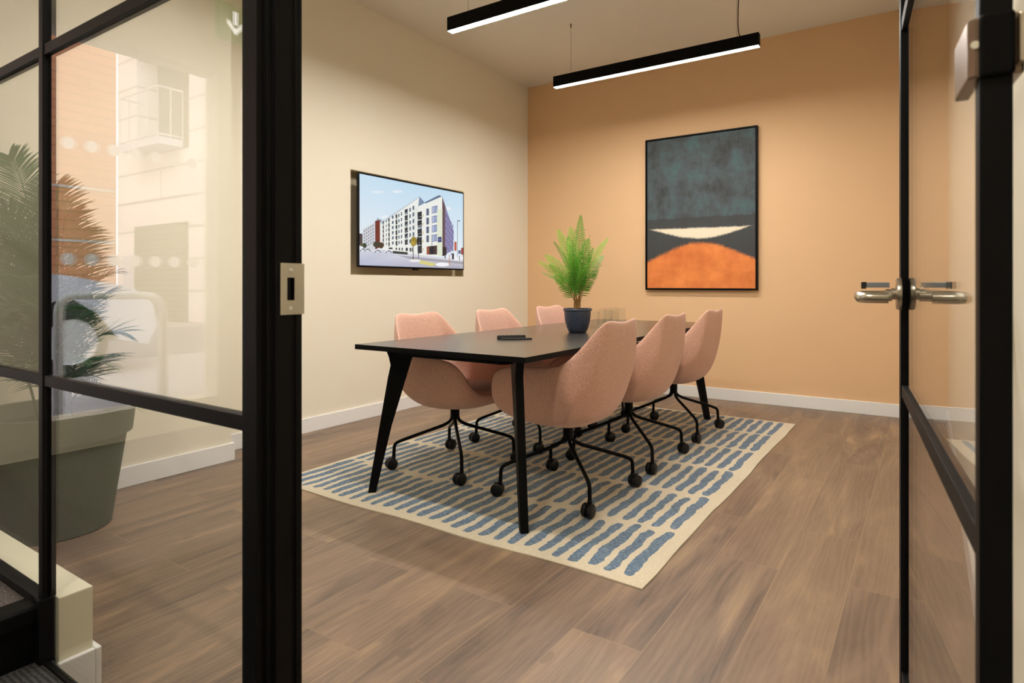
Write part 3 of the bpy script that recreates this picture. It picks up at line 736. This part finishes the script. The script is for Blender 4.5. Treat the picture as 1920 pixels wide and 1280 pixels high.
# picture: homography from the traced quad to 0..1
Q = [(183, 138), (1218, 345), (1218, 1090), (180, 1045)]      # TL TR BR BL
def homog(q):
    (x0, y0), (x1, y1), (x2, y2), (x3, y3) = q
    dx1, dx2, sx_ = x1-x2, x3-x2, x0-x1+x2-x3; dy1, dy2, sy_ = y1-y2, y3-y2, y0-y1+y2-y3
    den = dx1*dy2-dx2*dy1; g_ = (sx_*dy2-dx2*sy_)/den; h_ = (dx1*sy_-sx_*dy1)/den
    return Matrix(((x1-x0+g_*x1, x3-x0+h_*x3, x0), (y1-y0+g_*y1, y3-y0+h_*y3, y0), (g_, h_, 1)))
Hi = homog(Q).inverted()
def uv(p):
    r_ = Hi @ Vector((p[0], p[1], 1)); return max(0, min(1, r_.x/r_.z)), max(0, min(1, r_.y/r_.z))
pv, pf, pc = [], [], []; layer = [0]
def poly(pts, c, c2=None):
    layer[0] += 1; o_ = len(pv); z_ = .0006 + layer[0]*.000012
    for p in pts:
        u_, v_ = uv(p); pv.append((z_, .009+u_*(TWd-.018), THt-.009-v_*(THt-.023)))
    pf.append(tuple(range(o_, len(pv)))[::1]); cs = [srgb(*c)]*len(pts)
    if c2: cs = [srgb(*x_) for x_ in c2]
    pc.extend(cs)
def rect(x0, y0, x1, y1, c, sl=0): poly([(x0, y0), (x1, y0-sl*(x1-x0)), (x1, y1-sl*(x1-x0)), (x0, y1)], c)
def ell(cx_, cy_, rx, ry, c, n=14): poly([(cx_+rx*math.cos(2*PI*i/n), cy_+ry*math.sin(2*PI*i/n)) for i in range(n)], c)
poly([(183, 138), (1218, 345), (1218, 1090), (180, 1045)], (215, 232, 242), [(196, 222, 240), (190, 220, 240), (232, 240, 246), (235, 238, 242)])
prg = random.Random(3)
for i in range(26):
    cx_, cy_ = prg.uniform(220, 1150), prg.uniform(300, 800)
    if cy_ < 230+.2*(cx_-180): continue
    ell(cx_, cy_, prg.uniform(30, 70), prg.uniform(10, 26), prg.choice([(222, 234, 243), (205, 226, 242), (228, 236, 243)]))
poly([(180, 905), (420, 895), (700, 935), (1218, 1005), (1218, 1090), (180, 1045)], (190, 194, 212), [(205, 208, 220), (200, 204, 216), (215, 215, 225), (215, 216, 226), (165, 166, 180), (180, 186, 210)])
poly([(560, 950), (1218, 1020), (1218, 1045), (700, 990)], (160, 160, 170))
poly([(182, 730), (212, 735), (212, 845), (182, 850)], (70, 62, 66))
poly([(215, 690), (338, 620), (338, 895), (215, 890)], (205, 208, 214))
for i in range(5):
    for j in range(6): rect(228+i*21, 700-i*13+j*32-(0), 236+i*21, 716-i*13+j*32, (96, 104, 118), .4)
poly([(358, 580), (408, 600), (402, 625), (350, 612)], (150, 160, 176))
poly([(338, 606), (386, 600), (386, 870), (338, 890)], (112, 44, 34))
poly([(386, 622), (780, 368), (768, 465), (1008, 368), (1008, 965), (800, 952), (386, 885)], (236, 238, 232))
poly([(386, 622), (780, 368), (782, 378), (400, 640)], (196, 204, 212)); poly([(780, 368), (836, 430), (768, 468)], (120, 140, 170)); poly([(836, 425), (975, 356), (1008, 368), (836, 440)], (90, 110, 140))
poly([(768, 465), (770, 560), (700, 930), (702, 500)], (228, 230, 226))
poly([(1008, 368), (1124, 712), (1120, 900), (1008, 965)], (138, 134, 176)); poly([(1008, 368), (1040, 470), (1038, 950), (1008, 965)], (96, 74, 84))
for j in range(6):
    for i in range(5): rect(1046+i*16, 540+j*62+i*26, 1054+i*16, 570+j*60+i*26, (84, 88, 140), -.8)
for i, (x_, w_, top, bal) in enumerate([(412, 12, 612, 1), (445, 8, 600, 0), (468, 14, 585, 1), (505, 16, 560, 0), (540, 18, 548, 1), (568, 12, 540, 0), (594, 12, 525, 0), (632, 30, 498, 1), (678, 15, 484, 0), (710, 17, 464, 0)]):
    st_ = (900-top)/6.2
    for j in range(6):
        y_ = top+j*st_*.93
        rect(x_, y_, x_+w_, y_+st_*.55, (54, 58, 66) if bal else (92, 104, 124), .35)
        if bal: rect(x_+2, y_+st_*.55, x_+w_+2, y_+st_*.78, (36, 40, 46) if j % 2 else (120, 130, 142), .3)
for j in range(5):
    rect(760, 525+j*84, 803, 575+j*84, (40, 46, 56), .25); rect(762, 575+j*84, 805, 600+j*84, (112, 120, 130) if j % 2 else (30, 32, 40), .2); rect(805, 545+j*84, 822, 570+j*84, (216, 204, 176))
for y_ in (490, 580, 668, 756): rect(848, y_, 874, y_+68, (86, 96, 122), .12)
for y_ in (470, 565, 658, 752):
    rect(902, y_, 960, y_+70, (112, 124, 160), .2); rect(906, y_+5, 928, y_+64, (176, 186, 214), .2); rect(932, y_+2, 956, y_+58, (150, 162, 196), .2)
poly([(955, 500), (1008, 490), (1008, 965), (955, 955)], (222, 230, 208)); rect(962, 772, 1001, 824, (30, 46, 110), .05); rect(968, 790, 995, 796, (150, 160, 200)); rect(968, 804, 995, 808, (120, 130, 180))
poly([(850, 865), (955, 855), (955, 945), (850, 945)], (66, 52, 50)); rect(885, 868, 925, 940, (30, 34, 44)); poly([(850, 865), (875, 863), (875, 944), (850, 945)], (150, 84, 60))
poly([(1012, 868), (1050, 875), (1050, 950), (1012, 962)], (40, 34, 40))
for x_, w_ in ((770, 26), (680, 14), (700, 10), (640, 22), (600, 12), (572, 12), (540, 14), (470, 40)): rect(x_, 880-(860-x_)*.02, x_+w_, 935-(860-x_)*.12, (48, 52, 60))
ell(350, 840, 36, 30, (58, 62, 48)); ell(395, 850, 24, 32, (70, 52, 36)); ell(230, 850, 20, 26, (50, 66, 52)); ell(200, 840, 16, 20, (86, 84, 58))
for cx_, cy_ in ((215, 890), (258, 893), (360, 905), (470, 912)): ell(cx_, cy_, 44 if cx_ > 300 else 26, 12, (226, 230, 238)); ell(cx_+4, cy_-4, 20, 6, (90, 96, 110)); ell(cx_-24, cy_+8, 7, 6, (30, 30, 36)); ell(cx_+26, cy_+8, 7, 6, (30, 30, 36))
rect(510, 905, 660, 930, (44, 56, 50), -.1)
ell(722, 812, 32, 48, (150, 130, 50)); ell(712, 835, 22, 26, (176, 150, 60)); rect(712, 850, 719, 990, (60, 50, 40))
rect(766, 770, 772, 985, (46, 50, 58)); rect(752, 770, 768, 850, (28, 32, 40)); rect(778, 790, 800, 850, (36, 40, 48)); rect(900, 745, 905, 860, (70, 80, 96))
ell(735, 1005, 62, 14, (236, 234, 232)); poly([(790, 1000), (960, 1040), (900, 1062), (770, 1030)], (214, 206, 130)); ell(1010, 1045, 70, 20, (244, 244, 248)); ell(1160, 985, 60, 20, (240, 240, 246))
rect(1157, 615, 1161, 975, (60, 66, 80)); rect(1157, 608, 1186, 616, (60, 66, 80)); rect(1128, 820, 1150, 910, (186, 84, 66)); rect(1196, 880, 1216, 950, (150, 60, 60)); rect(1168, 905, 1194, 940, (90, 100, 130))
rect(1104, 935, 1124, 995, (30, 30, 46)); rect(1030, 920, 1040, 985, (40, 44, 66)); rect(1074, 950, 1082, 1055, (190, 130, 110)); rect(1176, 960, 1182, 1006, (30, 30, 46))
me = bpy.data.meshes.new('screen_picture'); me.from_pydata(pv, [], pf); me.materials.append(M['screen'])
ca_ = me.color_attributes.new('Col', 'FLOAT_COLOR', 'POINT')
for i, c in enumerate(pc): ca_.data[i].color = (*c, 1)
so_ = bpy.data.objects.new('screen', me); COL.objects.link(so_); so_.parent = tv; so_['label'] = 'lit screen showing a pale apartment block'

# ------------------------------------------------------------------ framed painting
PX0, PX1, PZ0, PZ1 = -2.275, -1.236, 1.002, 2.459
pt = empty('framed_painting', (PX0, YB-.002, PZ0), 0, label='large black framed abstract painting in slate, cream and orange', category='painting')
w_, h_ = PX1-PX0, PZ1-PZ0; m = MB(); fw, fd = .014, .042
m.box((0, -fd, 0), (fw, 0, h_)); m.box((w_-fw, -fd, 0), (w_, 0, h_)); m.box((fw, -fd, 0), (w_-fw, 0, fw)); m.box((fw, -fd, h_-fw), (w_-fw, 0, h_)); m.build('frame', M['black'], pt, bevel=.001)
box((0, 0, 0), (w_-2*fw-.008, .02, h_-2*fw-.008)).build('canvas', M['canvas'], pt, loc=(fw+.004, -.034, fw+.004))

# socket on left wall
s = empty('wall_socket', (XL, 3.63, .44), 0, label='white double wall socket on the cream wall behind the table leg', category='socket')
box((0, 0, 0), (.009, .146, .086)).build('face_plate', M['white'], s, bevel=.002)
for y_ in (.025, .09): box((.009, y_, .018), (.011, y_+.034, .058)).build('outlet', M['dots'], s, bevel=.0008)

# ------------------------------------------------------------------ big palm planter
PCX, PCY = -3.13, 1.115
pl = empty('potted_palm', (PCX, PCY, 0), 0, label='large palm in an olive grey round planter behind the glass', category='plant')
prof = [(.195, 0), (.205, .006), (.262, .385), (.262, .398), (.285, .402), (.296, .50), (.298, .515), (.290, .520), (.280, .516), (.272, .44)]
MB().lathe(prof, n=64).build('planter', M['pot'], pl, smooth=True, angle=40)
MB().lathe([(.001, .455), (.271, .450)], n=40, cap=False).build('soil', M['soil'], pl)
rng = random.Random(5)
fr_list = []
# fronds: (sideways, up, depth) of the tip relative to the soil centre
fr_list = [(.20, .62, -.06), (.36, .10, -.14), (.10, .84, -.08), (-.02, .98, .02), (-.26, 1.12, .05), (-.36, .95, -.1), (-.10, .86, -.16), (.16, .46, -.20), (.24, .34, .08), (-.42, .8, .0), (-.22, .62, -.25),
           (.06, .58, -.26), (.0, .36, -.30), (.12, .26, -.26), (-.18, .36, -.28), (-.35, .42, -.18), (.02, .80, .12), (-.15, .95, .16), (-.42, .5, .1), (.18, .60, .1), (-.14, .7, -.28), (-.04, .46, -.2), (.22, .18, -.16), (-.3, .22, -.22),
           (.26, .42, -.22), (.20, .28, -.28), (.29, .24, -.18), (.13, .46, -.26), (.22, .50, -.02)]
for sx_, sz_, sy_ in fr_list:
    p0 = Vector((rng.uniform(-.06, .06), rng.uniform(-.06, .06), .45)); tip = right*sx_+fwd*sy_+Vector((0, 0, .50+sz_))
    if PCX+tip.x < XP+.12: tip.x = XP+.12-PCX
    if PCY+tip.y < .78: tip.y = .78-PCY
    mid = Vector((tip.x*.30, tip.y*.30, .50+sz_*.75+.12))
    path = [p0*(1-t)**2 + mid*2*t*(1-t) + tip*t*t for t in [i/12 for i in range(13)]]
    Lp = sum((path[i+1]-path[i]).length for i in range(12)); n = int(Lp*40)+8
    m = frond(path, n, lambda t: .23*max(.34, math.sin(PI*min(1, (1.0-t)*.7+.13))), .0072, lambda t: 1.05-.4*t, .25, .006, .28, .12, 4, rng, rng.uniform(-.9, .9))
    # keep leaf tips off the wall and the glass
    m.v = [(x_ if x_ > XP+.10-PCX else XP+.10-PCX-.07*(1-math.exp((x_-XP-.10+PCX)/.12)), y_ if y_ > .80-PCY else .80-PCY-.045*(1-math.exp((y_-.80+PCY)/.10)), z_) for x_, y_, z_ in m.v]
    m.build('frond', [M['palm'], M['palm']], pl)

# ------------------------------------------------------------------ the street outside
SZ = .20
MB().box((-40, -30, SZ-.3), (GX0, .60, SZ)).box((-40, .60, SZ-.3), (-4.2, 30, SZ)).build('floor_street', M['asphalt'], None, label='pale street paving outside the shop window', **ST)
m = MB(); m.box((-12.5, -30, SZ), (-7.6, 4, SZ+.004)); m.build('road', M['road'], None, kind='structure', label='grey asphalt road beyond the pavement')
LY, LX = -6.2, -17.2
bl = empty('stone_building', (LX, LY, SZ), 0, label='pale stone clad building with balcony across the street', category='building')
# local x from 0 (corner) to 14, facade faces +y
def bb2(name, a, c, mat, bev=0): return box(a, c).build(name, mat, bl, bevel=bev)
wx0, wx1, wz0, wz1 = 1.0, 3.4, 3.95, 6.4
m = MB(); m.box((0, -4, 0), (wx0, 0, 11)); m.box((wx1, -4, 0), (14, 0, 11)); m.box((wx0, -4, 0), (wx1, 0, wz0)); m.box((wx0, -4, wz1), (wx1, 0, 11)); m.build('facade', M['facade_light'], bl)
bb2('balcony_window', (wx0, -.6, wz0), (wx1, -.5, wz1), M['darkglass'])
bb2('louvre_door', (.96, 0, 0), (3.37, .04, 2.28), M['louvre'])
bb2('doorway', (.35, 0, .8), (.93, .03, 1.58), M['carwhite'])
BX0, BX1, BD, BZ = 1.34, 3.15, .56, 3.98
bs = bb2('balcony_slab', (BX0, 0, BZ), (BX1, BD, BZ+.16), M['carwhite'])
m = MB()
def bar(a, c, r=.024): m.tube([a, c], r, 6)
za, zb_ = BZ+.22, BZ+1.27
for z_ in (za, zb_): bar((BX0+.02, 0, z_), (BX0+.02, BD-.02, z_)); bar((BX0+.02, BD-.02, z_), (BX1-.02, BD-.02, z_)); bar((BX1-.02, 0, z_), (BX1-.02, BD-.02, z_))
for i in range(5): bar((BX0+.02+i*(BX1-BX0-.04)/4, BD-.02, BZ+.16), (BX0+.02+i*(BX1-BX0-.04)/4, BD-.02, zb_), .014)
for i in range(3): bar((BX1-.02, i*(BD-.02)/2, BZ+.16), (BX1-.02, i*(BD-.02)/2, zb_), .014)
m.build('railing', M['rack'], bs)
pb = empty('brick_building', (LX, LY, SZ), 0, label='terracotta brick building running along the street', category='building')
box((-4, .03, 0), (-.001, 26, 13)).build('facade', M['facade_pink'], pb)
m = MB()
for z_ in (3.2, 1.9): m.box((-.02, .03, z_), (.02, 26, z_+.05))
m.build('string_course', M['kerb'], pb)

# car: body extruded side profile with tapered flanks
car = empty('parked_car', (-7.35, .10, SZ), -PI/2, label='white parked car at the kerb outside the window', category='car')
def carbody():
    # local x forward (nose at +), z up, width +-.88
    prof = [(-2.1, .35), (-2.15, .75), (-2.05, 1.0), (-1.5, 1.08), (-1.0, 1.45), (-.2, 1.50), (.55, 1.02), (1.25, .93), (1.80, .82), (2.0, .66), (2.05, .45), (1.95, .25)]
    wh = []
    def archpts(cx_): return [(cx_+.40*math.cos(a_), .32+.40*math.sin(a_)) for a_ in [PI*k/10 for k in range(11)]]
    under = [(1.95, .25)] + [(x_, z_) for x_, z_ in archpts(1.25)] + archpts(-1.3) + [(-2.1, .25)]
    pol = prof[:-1] + under
    vs = []; n = len(pol)
    for w_, q in ((-.88, 0), (.88, 0)):
        for x_, z_ in pol:
            ins = .0 + max(0, (z_-.95))*.42 + (.16*max(0, abs(x_)-1.5)**1.2)
            vs.append((x_, (abs(w_)-ins)*(1 if w_ > 0 else -1), z_))
    bm = bmesh.new(); V = [bm.verts.new(v) for v in vs]
    for i in range(n): bm.faces.new((V[i], V[(i+1) % n], V[n+(i+1) % n], V[n+i]))
    f1 = bm.faces.new(V[:n]); f2 = bm.faces.new(V[n:][::-1]); bmesh.ops.triangulate(bm, faces=[f1, f2]); bmesh.ops.recalc_face_normals(bm, faces=bm.faces)
    me = bpy.data.meshes.new('body'); bm.to_mesh(me); bm.free(); me.materials.append(M['carwhite'])
    o_ = bpy.data.objects.new('body', me); COL.objects.link(o_); o_.parent = car
    mo = o_.modifiers.new('bevel', 'BEVEL'); mo.width = .05; mo.segments = 3; mo.angle_limit = math.radians(50)
carbody()
for sg in (-1, 1):
    m = MB().prism([(-1.35, sg*.80, 1.05), (.38, sg*.80, 1.05), (-.22, sg*.68, 1.40), (-.95, sg*.68, 1.37)], (0, sg*.03, 0)); m.build('side_window', M['cardark'], car)
    for cx_ in (1.25, -1.3):
        m = MB().lathe([(.001, -.1), (.31, -.1), (.33, -.06), (.33, .06), (.31, .1), (.001, .1)], (cx_, sg*.78, .33), 32, cap=False, axis='y'); wl = m.build('wheel', M['cardark'], car, smooth=True, angle=40)
        MB().lathe([(.001, .0), (.2, 0), (.21, .01)], (cx_, sg*.78+(.104 if sg > 0 else -.116), .33), 20, cap=False, axis='y').build('hub_cap', M['rack'], wl)
    MB().prism([(1.70, sg*.66, .68), (1.92, sg*.52, .66), (1.86, sg*.54, .80), (1.66, sg*.68, .82)], (0, sg*.10, 0)).build('headlight', M['darkglass'], car)
MB().prism([(.50, -.62, 1.075), (.50, .62, 1.075), (-.18, .50, 1.495), (-.18, -.50, 1.495)], (.012, 0, .012)).build('windscreen', M['cardark'], car)
# cycle hoops
def hoop(x_, y_, label, first=None):
    if first: h_ = first.copy(); COL.objects.link(h_); h_.location = (x_, y_, SZ); h_['label'] = label; return h_
    m = MB().tube(arc([(0, -.32, 0), (0, -.32, .78), (0, .32, .78), (0, .32, 0)], .12, 8), .026, 12)
    return m.build('cycle_hoop', M['rack'], None, smooth=True, loc=(x_, y_, SZ), label=label, category='cycle stand', group='cycle hoops on the pavement')
h0 = hoop(-4.45, -.62, 'pale tubular cycle hoop on the pavement, nearer the car nose'); h0.rotation_euler = (0, 0, math.radians(50))
h1 = hoop(-4.45, -1.95, 'pale tubular cycle hoop on the pavement, further from the car', h0)
